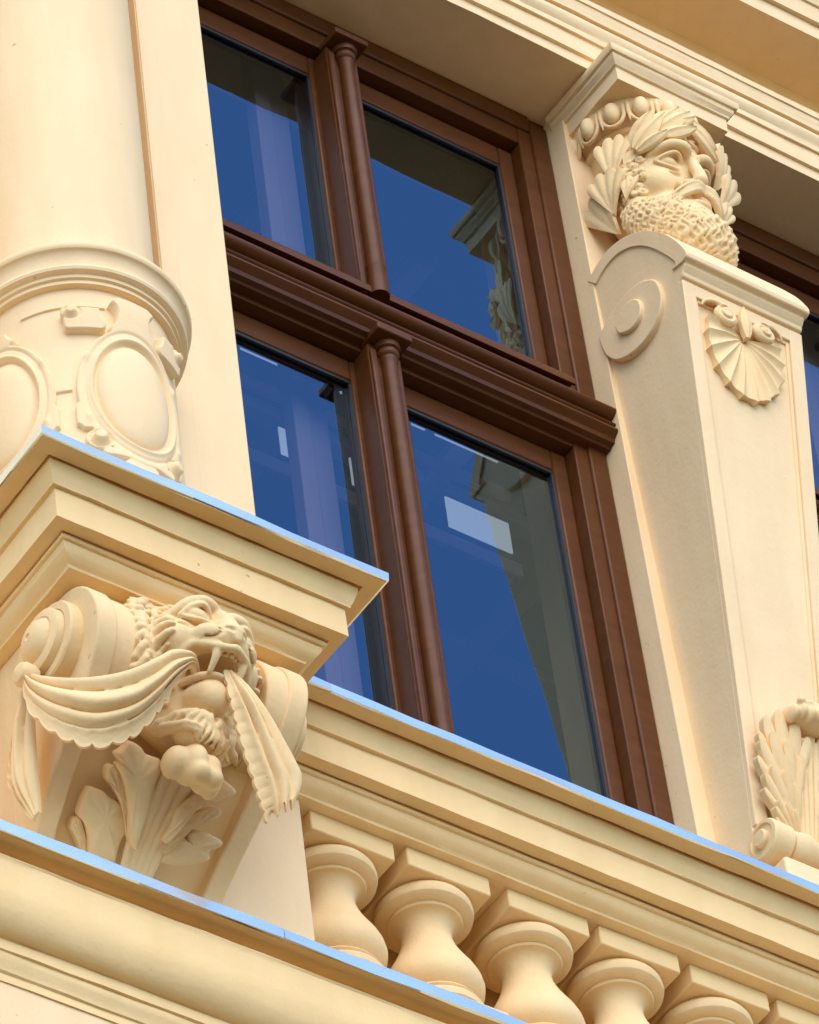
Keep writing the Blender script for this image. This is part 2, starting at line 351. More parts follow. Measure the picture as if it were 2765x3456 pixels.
# ---- lower string course with its flashing
sc = thing('string_course', 'long lower ledge moulding with shiny sky blue metal edge under the balusters', 'ledge')
big = [(-.413, -2.325), (-.416, -2.335)]+[(-.36-.056*math.cos(R_(90*i/9)), -2.40-.10*math.sin(R_(90*i/9))) for i in range(10)]
scp = [(.2, -2.245), (-.445, -2.262), (-.445, -2.281), (-.410, -2.283), (-.385, -2.278), (-.380, -2.295), (-.388, -2.307), (-.404, -2.313), (-.417, -2.315), (-.420, -2.319), (-.417, -2.324)]+big[1:]+[(-.36, -2.501), (-.36, -2.530), (-.354, -2.532), (-.354, -2.540), (-.351, -2.552), (-.345, -2.562), (-.342, -2.575), (-.337, -2.578), (-.337, -2.60), (.2, -2.60)]
sweep('moulding', [(-2.8, 0), (4.3, 0)], scp, 'ochre', sc, .08)
for i, (xa, xb, dz) in enumerate(((-2.8, -.915, 0), (-.913, .9, 0), (.902, 4.3, 0))):
    sweep('flashing', [(xa, 0), (xb, 0)], [(-.452-.001*(i % 2), -2.282+dz), (-.452-.001*(i % 2), -2.252+dz), (-.30, -2.236+dz), (.09, -2.222+dz), (.09, -2.228+dz), (-.30, -2.242+dz), (-.4465, -2.257+dz), (-.4465, -2.282+dz)], 'metal', sc, .12, .0013, 20)

# ---- balustrade
Z0 = -1.281
def ledge_prof(back, top=True):
    P = [(back, .028), (.006, .021), (.006, .0), (.046, -.001), (.046, .014), (.056, .014), (.0535, -.004), (.0545, -.012), (.057, -.022), (.0605, -.034), (.065, -.046), (.069, -.056), (.070, -.061), (.080, -.0615), (.080, -.152), (.113, -.153), (.113, -.148), (.120, -.148), (.118, -.158), (.114, -.163), (.118, -.168), (.125, -.1695), (.125, -.177), (.128, -.187), (.135, -.196), (.145, -.203), (.153, -.208), (.155, -.214), (.192, -.215), (back, -.215)]
    return [(a, Z0+z) for a, z in P]
def flash_prof(back, e=0.):
    return [(a, Z0+z+e) for a, z in [(0, -.002), (0, .024), (.05, .034), (back, .045), (back, .039), (.05, .028), (.0055, .020), (.0055, -.002)]]
ba = thing('balustrade', 'cream balustrade of vase balusters with metal edged coping below the window', 'balustrade')
cop = sweep('coping', [(-.76, -.355), (4.2, -.355)], ledge_prof(.43), 'ochre', ba, .07)
sweep('flashing', [(-.62, -.355), (4.2, -.355)], flash_prof(.44), 'metal', cop, .12, .0013, 20)
sweep('flashing', [(-.76, -.357), (-.622, -.357)], flash_prof(.44, .001), 'metal', cop, .12, .0013, 20)
box('end_block', -2.6, -.62, -.185, .12, -2.25, -1.494, 'cream', ba, .004)
box('base_course', -.621, 4.2, -.20, .12, -2.25, -1.985, 'ochre', ba, .004)
bprof = [(.0, -1.556), (.104, -1.556), (.114, -1.562), (.120, -1.572), (.122, -1.584), (.119, -1.595), (.110, -1.603), (.097, -1.606), (.091, -1.607), (.093, -1.611), (.090, -1.616), (.080, -1.618), (.071, -1.625), (.064, -1.637), (.061, -1.652), (.063, -1.672), (.070, -1.697), (.081, -1.724), (.095, -1.752), (.109, -1.778), (.119, -1.803), (.123, -1.824), (.120, -1.842), (.111, -1.857), (.099, -1.866), (.094, -1.870), (.094, -1.876), (.104, -1.877), (.109, -1.884), (.104, -1.891), (.098, -1.894), (.112, -1.897), (.119, -1.908), (.117, -1.922), (.106, -1.931), (0, -1.931)]
bal0 = None
for i in range(8):
    xx = -.461+.28*i
    if bal0 is None:
        bb = lathe('baluster', bprof, 0, 0, 'stone', ba, 48, 32)
        pc = box('cap_plinth', -.12, .12, -.12, .12, -1.556, -1.4955, 'ochre', bb, .004)
        pb = box('base_plinth', -.12, .12, -.12, .12, -1.987, -1.931, 'ochre', bb, .004)
        bb.location = (xx, -.05, 0); bal0 = (bb, pc, pb)
    else:
        bb = bal0[0].copy(); COL.objects.link(bb); bb.location = (xx, -.05, 0); bb.rotation_euler.z = 0
        for q in bal0[1:]:
            qq = q.copy(); COL.objects.link(qq); qq.parent = bb
        bb.location.x += random.uniform(-.004, .004); bb.rotation_euler = (random.uniform(-.006, .006), random.uniform(-.008, .008), random.uniform(-.012, .012))

# ---- ledge block that carries the column
XL, XR, YL = -1.649, -.70, -.72
le = thing('pedestal_ledge', 'projecting moulded ledge with blue metal edge between column and lion head', 'ledge')
lp = [(XL, .2), (XL, YL), (XR, YL), (XR, .2)]
sweep('moulding', lp, ledge_prof(.33), 'ochre', le, .06)
sweep('flashing', lp, flash_prof(.40, .004), 'metal', le, .12, .0013, 20)
box('slab_core', XL+.18, XR-.18, YL+.18, .1, Z0-.212, Z0+.03, 'ochre', le, 0)

# ---- column
AX, AY = -1.18, -.20
co = thing('column', 'smooth round cream column with ring moulding standing on the ledge', 'column')
lathe('shaft', [(0, 2.6), (.217, 2.6), (.220, 1.2), (.221, 0), (.224, -.10), (.232, -.135), (.25, -.15), (0, -.15)], AX, AY, 'cream', co, 96, 40)
ringp = [(0, -.146), (.288, -.146), (.299, -.150), (.301, -.158), (.300, -.168), (.297, -.172)]+[(.297-.018*math.sin(R_(90*i/6)), -.172-.040*(1-math.cos(R_(90*i/6)))) for i in range(1, 7)]+[(.279, -.218), (.285, -.221), (.287, -.228), (.284, -.236), (.276, -.239), (.2695, -.241), (.2695, -.252), (.262, -.254), (.262, -.266), (.252, -.268), (0, -.268)]
lathe('ring_moulding', ringp, AX, AY, 'cream', co, 96, 35)
lathe('drum', [(0, -.262), (.245, -.262), (.245, -1.252), (0, -1.252)], AX, AY, 'cream', co, 96, 40)
def smooth(e0, e1, x): t_ = np.clip((x-e0)/(e1-e0), 0, 1); return t_*t_*(3-2*t_)
def cartouche(phi0, horns=True):
    Rd = .245; h = .0028
    nt_ = int(1.5/ (h/Rd)); phs = np.linspace(-.76, .76, int(1.52*Rd/h)); zs = np.linspace(-.28, -.93, int(.65/h))
    PH, ZZ = np.meshgrid(phs, zs, indexing='ij'); X = PH*Rd; Y = ZZ+.64
    def rbox(cx, cy, hx, hy, rr): qx = np.abs(X-cx)-hx+rr; qy = np.abs(Y-cy)-hy+rr; return np.hypot(np.maximum(qx, 0), np.maximum(qy, 0))+np.minimum(np.maximum(qx, qy), 0)-rr
    def el(cx, cy, rx, ry): k0 = np.hypot((X-cx)/rx, (Y-cy)/ry); return (k0-1)*min(rx, ry)
    H = np.full(X.shape, -.02)
    def put(dd, ht, soft=.004, mode='max'):
        nonlocal H
        v = -.02+(ht+.02)*smooth(soft, -soft*.3, dd); H = np.maximum(H, v)
    # back strapwork plate with horned top and scrolled foot
    plate = el(0, -.01, .150, .235)
    plate = np.minimum(plate, rbox(0, .230, .060, .098 if horns else .03, .03))
    for sg in (-1, 1):
        if horns: plate = np.minimum(plate, rbox(sg*.118, .238, .050, .036, .016))
        plate = np.minimum(plate, rbox(sg*.125, -.10, .03, .05, .02))
        plate = np.minimum(plate, el(sg*.102, -.185, .036, .036))
        plate = np.minimum(plate, rbox(sg*.05, -.225, .05, .014, .010))
    for sg in (-1, 1):
        plate = np.maximum(plate, -el(sg*.062, .268, .020, .040))
        plate = np.maximum(plate, -el(sg*.176, .140, .040, .060)); plate = np.minimum(plate, el(sg*.150, .262, .024, .024)) if horns else plate
        plate = np.maximum(plate, -el(sg*.165, -.155, .026, .024))
    mk = smooth(.0035, -.0035, plate); H = -.02+.034*mk
    H = H+smooth(.12, .30, Y)*.016*mk                                   # the top horns lean outwards
    inner = el(0, -.005, .112, .188); im = smooth(.004, -.004, inner); H = H*(1-im)+.004*im
    H = H+mk*(.009*np.exp(-(inner/.0055)**2)-.004*np.exp(-((inner-.017)/.003)**2))
    ov_ = np.hypot(X/.101, Y/.176); H = np.maximum(H, np.where(ov_ < 1, .002+.034*np.sqrt(np.clip(1-ov_**2, 0, 1)), -.02))
    for sg in (-1, 1):
        cu = np.hypot(X-sg*.102, Y+.185); H = H+mk*(.016*smooth(.020, .012, cu)-.006*np.exp(-((cu-.026)/.0035)**2))
        if horns: cu = np.hypot(X-sg*.148, Y-.258); H = H+mk*(.010*smooth(.015, .008, cu)-.005*np.exp(-((cu-.020)/.0035)**2))
        for q in (-1, 1): H = H+mk*.006*np.exp(-((X-sg*.124)/.008)**2-((Y-q*.11)/.016)**2)
    foot = el(0, -.25, .05, .02); H = np.maximum(H, -.02+.032*smooth(.0035, -.0035, foot))
    PHI = PH+phi0
    RR = Rd+H; G = np.stack([AX+RR*np.sin(PHI), AY-RR*np.cos(PHI), ZZ], -1)
    nu, nv = X.shape; idx = np.arange(nu*nv).reshape(nu, nv)
    F = np.stack([idx[:-1, :-1], idx[:-1, 1:], idx[1:, 1:], idx[1:, :-1]], -1).reshape(-1, 4)
    keep = (H.reshape(-1)[F] > -.0195).any(1); F = F[keep]
    used = np.unique(F); mp = np.full(nu*nv, -1); mp[used] = np.arange(len(used))
    return mesh_obj('cartouche', G.reshape(-1, 3)[used], mp[F], 'cream', co, True, 0)
c1 = cartouche(0.); c1['label'] = 'oval shield framed by strapwork on the front of the drum'
c2 = cartouche(R_(-81), False)
for a0, a1, zz in ((-64, -15, -.335), (-52, -37, -.64)):
    P = [(AX+.246*math.sin(R_(a)), AY-.246*math.cos(R_(a)), zz) for a in np.linspace(a0, a1, 14)]
    tube('panel_bead', P, .006, 'cream', co, 6)

# ---- windows
def window(x0, x1, xm, label):
    t_ = thing('window', label, 'window'); F_ = .083
    zt, zb = 2.207, -1.235
    def vbar(name, xa, xb, ya, yb, za, zb_, par, bev=.004): return box(name, xa, xb, ya, yb, za, zb_, 'wood', par, bev)
    fr = vbar('frame', x1-.112, x1-.002, F_, F_+.09, zb, zt, t_)
    vbar('frame_bead', x1-.066, x1-.003, F_-.010, F_+.02, zb, zt-.03, fr, .006)
    fl = vbar('frame', x0+.002, x0+.112, F_, F_+.09, zb, zt, t_)
    vbar('frame_bead', x0+.003, x0+.066, F_-.010, F_+.02, zb, zt-.03, fl, .006)
    fh = vbar('frame', x0+.112, x1-.112, F_+.001, F_+.09, zt-.145, zt-.001, t_)
    vbar('frame_bead', x0+.066, x1-.066, F_-.009, F_+.02, zt-.075, zt-.002, fh, .006)
    # transom: moulded bar across the whole opening
    tor_ = [(.022-.020*math.sin(math.pi*i/8), .905-.055*i/8) for i in range(9)]
    tor2 = [(.028-.014*math.sin(math.pi*i/6), .832-.030*i/6) for i in range(7)]
    tp = [(.17, .935), (.045, .932), (.030, .922), (.028, .908)]+tor_[1:-1]+[(.030, .848), (.038, .846), (.038, .834)]+tor2[1:-1]+[(.034, .800), (.012, .792), (.010, .780), (.018, .770), (.030, .758), (.034, .742), (.050, .738), (.055, .73), (.17, .73)]
    tp = [(a, .73+(z-.73)*.815) for a, z in tp]
    tm = sweep('transom', [(x0, 0), (x1-.001, 0)], tp, 'wood', t_, .2, .0003, 30)
    vbar('transom_rail', x0+.112, x1-.112, F_+.002, F_+.09, .715, .76, tm, .003)
    # mullion post and colonnettes
    for za, zb_ in ((2.04, .936), (.728, zb)):
        mu = vbar('mullion', xm-.052, xm+.052, .055, F_+.088, zb_, za, t_, .006)
        for sx in (-1, 1): vbar('mullion_bead', xm+sx*.040-.010, xm+sx*.040+.010, .045, .07, zb_+.002, za-.03, mu, .005)
        cp = [(0, za), (.036, za), (.038, za-.012), (.035, za-.024), (.028, za-.027), (.031, za-.034), (.032, za-.042), (.028, za-.050), (.024, za-.054), (.026, za-.062), (.023, za-.070), (.0215, za-.09), (.0245, za-.55), (.025, zb_+.14), (.025, zb_+.128), (.029, zb_+.124), (.029, zb_+.116), (.027, zb_+.11), (.030, zb_), (0, zb_)]
        cl = lathe('colonnette', cp, xm+.006, .045, 'wood', mu, 28, 35)
        box('colonnette_cap', xm-.058, xm+.058, -.008, .08, za-.004, za+.020, 'wood', mu, .004)
    # sashes
    for (xa, xb) in ((x0+.112, xm-.015), (xm+.015, x1-.112)):
        for (za, zb_, lo) in ((zt-.150, .985, True), (.712, zb+.02, False)):
            y0, y1 = .124, .176; sw = .052
            sh = vbar('sash', xa, xa+sw, y0, y1, zb_, za, t_, .006)
            vbar('stile', xb-sw, xb, y0, y1, zb_, za, sh, .006)
            vbar('rail', xa+sw, xb-sw, y0+.001, y1, za-.085, za-.001, sh, .006)
            vbar('rail', xa+sw, xb-sw, y0+.001, y1, zb_, zb_+.05, sh, .006)
            # rubber seal round the pane
            for q in ((xa+sw, xa+sw+.008, zb_+.05, za-.085), (xb-sw-.008, xb-sw, zb_+.05, za-.085)): box('seal', q[0], q[1], y0+.006, y0+.015, q[2], q[3], 'gasket', sh, 0)
            box('seal', xa+sw, xb-sw, y0+.004, y0+.015, za-.097, za-.085, 'gasket', sh, .003)
            box('pane', xa+sw-.01, xb-sw+.01, y0+.016, y0+.020, zb_+.04, za-.08, 'glass', sh, 0)
            if lo:
                pr = [(.097, .1+zb_-.045), (.060, zb_+.012), (.043, zb_-.016), (.040, zb_-.024), (.040, zb_-.046), (.048, zb_-.046), (.052, zb_-.034), (.097, zb_-.030)]
                sweep('drip_bar', [(xa-.01 if xa < xm else xm+.012, 0), (xm-.006 if xa < xm else xb+.01, 0)], pr, 'wood', sh, .3, .0002, 30)
    return t_
window(-.742, .812, .035, 'brown wooden two leaf window with transom and slim colonnettes between column and bearded head')
window(1.248, 2.802, 2.025, 'partly hidden brown wooden window right of the tapered pilaster')

# ---- dim room behind the panes
def struct(o): o['kind'] = 'structure'; return o
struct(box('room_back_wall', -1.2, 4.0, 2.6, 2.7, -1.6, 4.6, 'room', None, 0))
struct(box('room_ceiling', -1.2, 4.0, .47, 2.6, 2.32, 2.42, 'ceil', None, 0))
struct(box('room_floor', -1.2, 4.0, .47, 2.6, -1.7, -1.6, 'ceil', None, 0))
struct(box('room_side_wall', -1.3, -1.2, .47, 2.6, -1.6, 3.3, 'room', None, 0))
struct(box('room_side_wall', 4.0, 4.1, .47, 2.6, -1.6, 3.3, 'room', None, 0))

# ---- white inner casement behind the panes, and added glowing panels for the pale patches in the glass
for x0_, x1_, xm_, lab in ((-.70, .78, -.05, 'white painted inner casement seen dimly behind the glass left of the bearded head'), (1.29, 2.77, 1.93, 'white painted inner casement behind the half hidden right window')):
    ic = thing('inner_casement', lab, 'window')
    box('mullion', xm_-.095, xm_-.040, .25, .30, -1.2, 2.2, 'inner', ic, .004)
    box('stile', xm_-.038, xm_+.030, .262, .30, -1.2, 2.2, 'inner', ic, .004)
    box('transom', x0_, x1_, .255, .30, 1.00, 1.10, 'inner', ic, .004)
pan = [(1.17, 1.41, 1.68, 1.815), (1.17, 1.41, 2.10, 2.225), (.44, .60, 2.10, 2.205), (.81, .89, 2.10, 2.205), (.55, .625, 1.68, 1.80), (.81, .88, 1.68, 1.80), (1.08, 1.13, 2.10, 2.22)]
lw = thing('glow_panel', 'pale glowing panels added behind the lower glass to give it bright patches', 'window')
for q in pan: box('pane', q[0], q[1], 1.20, 1.206, q[2], q[3], 'lit', lw, 0)  # added glowing panels, no real source; they make the bright patches in the glass
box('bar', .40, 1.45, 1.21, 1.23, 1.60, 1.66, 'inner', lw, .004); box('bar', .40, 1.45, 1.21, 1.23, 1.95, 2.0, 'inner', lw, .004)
for k in range(4):
    struct(box('ceiling_beam', .25+.55*k, .33+.55*k, .75, 2.55, 2.262, 2.319, 'inner', None, .01))
for k in range(3):
    struct(box('ceiling_beam', -.6, 2.6, .95+.55*k, 1.02+.55*k, 2.268, 2.318, 'inner', None, .01))

# ================================================================== CONSOLE WITH THE LION
XC = -1.175
cs = thing('scroll_console', 'curved scroll bracket under the ledge carrying the carved lion head', 'bracket')
def hw(z): return float(np.interp(z, [-2.15, -1.9, -1.6, -1.4], [.232, .262, .288, .290]))
circ = [(-.46+.152*math.cos(R_(a)), -1.65+.152*math.sin(R_(a))) for a in range(100, 231, 8)]
low = [(-.528, -1.800), (-.478, -1.842), (-.430, -1.876), (-.397, -1.902), (-.335, -1.950), (-.277, -2.0), (-.225, -2.06), (-.20, -2.14), (-.17, -2.14)]
body = [(-.17, -1.497), (-.43, -1.497)]+circ+low
XCl = lambda i: (lambda z: XC-hw(z)+i); XCr = lambda i: (lambda z: XC+hw(z)-i)
prism_x('rim', body, XCl(0), XCl(.052), 'stone', cs, .005); prism_x('rim', body, XCr(.052), XCr(0), 'stone', cs, .005)
circ2 = [(-.46+.152*math.cos(R_(a)), -1.65+.152*math.sin(R_(a))) for a in range(0, 360, 10)]
for sgn in (-1, 1):
    xa = XC+sgn*.2385; xb = XC+sgn*.175
    s1 = prism_x('scroll', [(-.46+.146*math.cos(R_(a)), -1.65+.146*math.sin(R_(a))) for a in range(0, 360, 9)], min(xa, xb), max(xa, xb), 'stone', cs, .006)
core = [(-.17, -1.497), (-.53, -1.497), (-.53, -1.66), (-.50, -1.73), (-.44, -1.80), (-.365, -1.875), (-.300, -1.93), (-.235, -1.99), (-.195, -2.06), (-.17, -2.14)]
prism_x('body', core, XCl(.05), XCr(.05), 'ochre', cs, .003)
def lathe_x(name, prof, cy, cz, xs, sgn, mat, parent, seg=40):
    V = []; F = []; m_ = len(prof)
    for k in range(seg):
        a = 2*math.pi*k/seg
        for rr, h in prof: V.append((xs+sgn*h, cy+rr*math.cos(a), cz+rr*math.sin(a)))
    for k in range(seg):
        j = (k+1) % seg
        for i in range(m_-1): F.append((k*m_+i, j*m_+i, j*m_+i+1, k*m_+i+1))
    F.append(tuple(k*m_ for k in range(seg))); F.append(tuple(k*m_+m_-1 for k in range(seg)))
    return mesh_obj(name, V, F, mat, parent, True, 35)
for sgn in (-1, 1):
    lathe_x('volute', [(.108, -.02), (.108, .022), (.104, .027), (.086, .029), (.084, .024), (.082, .030), (.082, .046), (.076, .050), (.060, .052), (.056, .049), (.053, .055), (.044, .066), (.028, .073), (.010, .076), (.006, .072), (.001, .072)], -.445, -1.635, XC+sgn*.288, sgn, 'stone', cs)

def cloth(name, T, B, amp, nf, scal=0., ns=9, nu=60, nv=26, thick=.010, parent=None, ends=(1, 1), out=(-.3, -.8, -.4), ph=0., endz=0., hem=1.):
    T = spline(T, nu); B = spline(B, nu); G = np.zeros((nu, nv, 3)); Bk = np.zeros_like(G); out = unit(out)
    for i in range(nu):
        s = i/(nu-1); tg = unit(T[min(i+1, nu-1)]-T[max(i-1, 0)]+B[min(i+1, nu-1)]-B[max(i-1, 0)]); cr = B[i]-T[i]; lc = np.linalg.norm(cr)+1e-6
        n_ = np.cross(tg, cr/lc); n_ = out*.6+(unit(n_) if np.linalg.norm(n_) > 1e-5 else out)*(.8 if np.dot(n_, out) > 0 else -.8); n_ = unit(n_)
        am = amp*(ends[0]+(1-ends[0])*min(1, s/.25))*(ends[1]+(1-ends[1])*min(1, (1-s)/.25))*min(1, lc/.06)
        for j in range(nv):
            v = j/(nv-1)
            vv = v+.05*math.sin(6.3*v+1.3)+.035*math.sin(4.1*s+5*v+ph*3); x_ = nf*vv+ph; q_ = math.floor(x_); x_ -= q_
            wgt = (.55, 1.15, .75, 1.3, .6, 1.0)[int(q_) % 6]*(.8+.35*math.sin(3.3*s+1.9*q_))
            fo = wgt*(1.7*(math.sin(math.pi*x_)**.85)-.95)*float(1-smooth(.74, .86, np.array(v))*hem)
            hump = 1.0*math.sin(math.pi*min(1, v*1.05))-.5*hem*float(smooth(.74, .9, np.array(v)))
            ext = scal*abs(math.sin(math.pi*ns*s))**.5*smooth(.75, 1., np.array(v))*min(1, lc/.05)
            p = T[i]+cr*v+cr/lc*ext+n_*(am*(fo+hump))
            if endz and s > .9: p = p+tg*endz*math.sin(2*math.pi*(nf*v+ph))*(s-.9)/.1
            G[i, j] = p; Bk[i, j] = p-n_*thick
    return grid_solid(name, G, Bk, 'stone', parent, 70)
dc = thing('draped_cloth', 'scallop edged carved drape hanging from the lion mouth to the left scroll and down right', 'drapery')
swT = [(-1.533, -.41, -1.706), (-1.512, -.46, -1.760), (-1.478, -.535, -1.818), (-1.435, -.59, -1.838), (-1.388, -.625, -1.825), (-1.336, -.65, -1.785), (-1.295, -.66, -1.747), (-1.235, -.652, -1.722), (-1.19, -.61, -1.722)]
swB = [(-1.536, -.412, -1.737), (-1.538, -.43, -1.83), (-1.517, -.47, -1.916), (-1.484, -.505, -1.968), (-1.441, -.535, -1.992), (-1.391, -.565, -1.980), (-1.352, -.585, -1.950), (-1.320, -.61, -1.905), (-1.296, -.625, -1.857), (-1.269, -.635, -1.803), (-1.235, -.640, -1.752), (-1.19, -.60, -1.740)]
cloth('swag', swT, swB, .0165, 3.9, .015, 14, parent=dc, ends=(.30, .30), out=(-.45, -.75, -.3), nu=130, nv=52)
tT = [(-1.150, -.648, -1.728), (-1.142, -.655, -1.809), (-1.128, -.650, -1.863), (-1.115, -.645, -1.917), (-1.094, -.635, -1.975), (-1.072, -.625, -2.026), (-1.054, -.615, -2.067), (-1.036, -.605, -2.098)]
tB = [(-1.120, -.648, -1.725), (-1.092, -.660, -1.777), (-1.052, -.660, -1.835), (-1.014, -.655, -1.896), (-.981, -.650, -1.952), (-.968, -.645, -1.977), (-.970, -.635, -2.016), (-.985, -.625, -2.050)]
cloth('tail', tB, tT, .015, 2.9, .008, 12, parent=dc, ends=(.25, 1.), out=(-.3, -.85, -.3), ph=.2, endz=.014, nu=110, nv=44)
lT = [(-1.50, -.40, -1.72), (-1.495, -.385, -1.80), (-1.49, -.375, -1.88), (-1.485, -.365, -1.97), (-1.47, -.345, -2.06)]
lB = [(-1.515, -.37, -1.73), (-1.515, -.33, -1.82), (-1.51, -.30, -1.90), (-1.50, -.29, -1.96), (-1.475, -.325, -2.07)]
cloth('tail', lT, lB, .012, 3.0, .006, 8, parent=dc, ends=(.3, .6), out=(-.9, -.3, -.1), nu=60, nv=30, hem=.4)
lathe_x('knot', [(.028, -.02), (.030, .01), (.024, .022), (.010, .028), (.001, .029)], -.412, -1.722, -1.525, -1, 'stone', dc, 18)

# lion head
def lion():
    v = Vol((-.27, -.06, -.30), (.27, .27, .27), .0032); E = v.ell; K = v.stroke
    E((0, .0, .0), (.185, .060, .200), .02); E((0, .055, .030), (.140, .090, .125), .02)
    E((0, .10, -.005), (.085, .080, .048), .02)
    K([(0, .105, .120), (0, .136, .090), (0, .158, .055), (0, .176, .010)], [.036, .034, .034, .034], .02)   # bridge
    for s in (-1, 1):
        E((s*.092, .095, .005), (.048, .052, .052), .025)                                       # cheek
        E((s*.040, .150, -.004), (.050, .046, .034), .012)                                       # whisker pad
        K([(s*.012, .148, .094), (s*.030, .160, .100), (s*.060, .160, .100), (s*.092, .142, .088), (s*.120, .110, .060)], [.012, .016, .017, .015, .010], .008)   # brow
        E((s*.066, .182, .062), (.044, .032, .027), .008, sub=True)                              # socket
        E((s*.066, .136, .058), (.036, .030, .025), .002)                                        # eyeball
        K([(s*.030, .148, .060), (s*.044, .162, .076), (s*.066, .168, .083), (s*.090, .156, .072), (s*.108, .134, .050)], .0070, .003)
        K([(s*.032, .152, .054), (s*.052, .162, .039), (s*.074, .162, .035), (s*.094, .148, .040), (s*.108, .134, .050)], .0055, .003)
        K([(s*.045, .170, .022), (s*.080, .152, .014), (s*.110, .130, .020)], .005, .012, sub=True)
        K([(s*.004, .194, -.040), (s*.024, .186, -.045), (s*.055, .166, -.038), (s*.078, .142, -.028), (s*.094, .118, -.038), (s*.098, .100, -.060)], [.009, .010, .010, .009, .009, .008], .007)   # upper lip
        for q in range(4): K([(s*(.022+.010*q), .206-.007*q, -.004-.007*q), (s*(.052+.009*q), .188-.009*q, -.002-.009*q)], .003, .003, sub=True)
    E((0, .160, -.074), (.060, .090, .022), .005, sub=True)
    E((0, .100, -.056), (.064, .064, .040), .005, sub=True)
    E((0, .075, -.118), (.056, .058, .036), .010); E((0, .100, -.124), (.046, .042, .046), .008)
    K([(-.060, .075, -.090), (-.050, .112, -.093), (-.025, .134, -.089), (0, .140, -.088), (.025, .134, -.089), (.050, .112, -.093), (.060, .075, -.090)], [.009, .009, .008, .008, .008, .009, .009], .005)
    for s in (-1, 1): K([(s*.038, .172, -.038), (s*.039, .164, -.066), (s*.038, .140, -.092)], [.013, .009, .006], .003)   # fang
    for q in range(-2, 3): E((q*.013, .176-abs(q)*.004, -.049), (.0065, .006, .008), .002)
    E((0, .194, .010), (.034, .018, .020), .008); E((0, .200, -.010), (.010, .010, .014), .006)
    for s in (-1, 1): E((s*.018, .214, .001), (.0085, .012, .0075), .003, sub=True); K([(s*.018, .208, .002), (s*.034, .198, .006)], .004, .004, sub=True)
    K([(0, .212, -.012), (0, .204, -.050)], .0032, .004, sub=True)
    K([(0, .160, .135), (0, .160, .098)], .006, .010, sub=True)
    rg = np.random.default_rng(3)
    for i in range(40):
        a_, b_ = rg.uniform(-1, 1), rg.uniform(-1, 1); E((a_*.034, .136-abs(a_)*.018-.018*abs(b_), -.126+b_*.028), rg.uniform(.003, .005), .004)
    # mane: wavy strands laid over the back of the head, radiating from the face
    E((0, -.01, .0), (.215, .085, .215), .01)
    for s in (-1, 1): E((s*.150, .035, .02), (.055, .045, .120), .02)
    st_ = []
    def lay(fn, n, far):
        P = []
        for t_ in np.linspace(0, 1, n):
            x_, w_ = fn(t_); p, nn = v.surf((x_, far, w_), (x_, -.05, w_))
            if p is not None: P.append(p+nn*(.004+.004*math.sin(t_*9)))
        return P
    for ring, (ra, rb, n) in enumerate(((.128, .178, 40), (.165, .218, 46))):
        for i in range(n):
            al = R_(-62+304*i/(n-1)); ph = i*.75+ring*1.3; sn = math.sin(al)
            if sn < -.84: continue
            lo_ = ra+(.018 if sn > .4 else 0)
            P = lay(lambda t_: ((lo_+(rb-lo_)*t_)*math.cos(al+.085*math.sin(5.5*t_+ph)), (lo_+(rb-lo_)*t_)*math.sin(al+.085*math.sin(5.5*t_+ph))*1.02), 11, .16)
            if len(P) > 5: st_.append((P, rg.uniform(.0085, .0115)))
    for P, rd in st_: K(P, [rd*.6, rd, rd*1.05, rd*.9, rd*.4], .0012)
    # beard tuft below the chin
    E((0, .045, -.190), (.068, .046, .060), .003); E((0, .062, -.205), (.060, .036, .048), .01)
    st_ = []
    for i in range(19):
        f = (-1+2*i/18)*1.12; ph = abs(i-9)*.8; sg = 1 if f > 0 else -1
        P = lay(lambda t_: (f*(.050+.034*math.sin(math.pi*min(1, t_*1.1)))+sg*.010*math.sin(6.0*t_+ph), -.172-.078*t_*(1-.30*f*f)), 12, .20)
        if len(P) > 6: st_.append(P)
    for P in st_: K(P, [.0045, .0072, .0076, .0066, .003], .0010)
    return v
lh = sculpt(lion(), 'lion_head', (XC, -.50, -1.66), 'stone', None, R_(-9)); tag(lh, 'carved lion head with open mouth biting a scalloped drape', 'sculpture')

# acanthus leaf on the console
al_ = thing('acanthus_leaf', 'large carved acanthus leaf with curled tip below the lion head', 'ornament')
NR = (-.12, -.64, -.75)
def lobe(name, p0, p1, A, n, **k):
    p0 = np.array(p0); p1 = np.array(p1); L_ = np.linalg.norm(p1-p0); return fan(name, p0, p1-p0, k.pop('nr', NR), L_, R_(A), n, 'stone', al_, **k)
def plate(name, pts, nr, thick, dome, parent, mat='stone', n=64):
    """thick rounded plate with the given outline"""
    P = spline(list(pts)+[pts[0]], n+1)[:-1]; nr = unit(nr); c = P.mean(0); V = []; F = []
    rings = ((1., -thick), (1.0, -.006), (.985, .0), (.93, .004), (.78, dome*.55), (.5, dome*.9), (.22, dome))
    base = (P[0]+P[-1])/2
    for sc, h in rings:
        for k, p in enumerate(P):
            q = c+(p-c)*sc; rib = .0014*math.sin(k*2*math.pi/n*9)*(sc > .4)*(sc < .96)
            V.append(q+nr*(h+rib*(1-sc)*2.5))
    m_ = len(P)
    for k in range(len(rings)-1):
        for i in range(m_): F.append((k*m_+i, k*m_+(i+1) % m_, (k+1)*m_+(i+1) % m_, (k+1)*m_+i))
    F.append(tuple(range(m_))[::-1]); V.append(c+nr*dome); t0 = len(V)-1; o_ = (len(rings)-1)*m_
    for i in range(m_): F.append((o_+i, o_+(i+1) % m_, t0))
    return mesh_obj(name, V, F, mat, parent, True, 60)
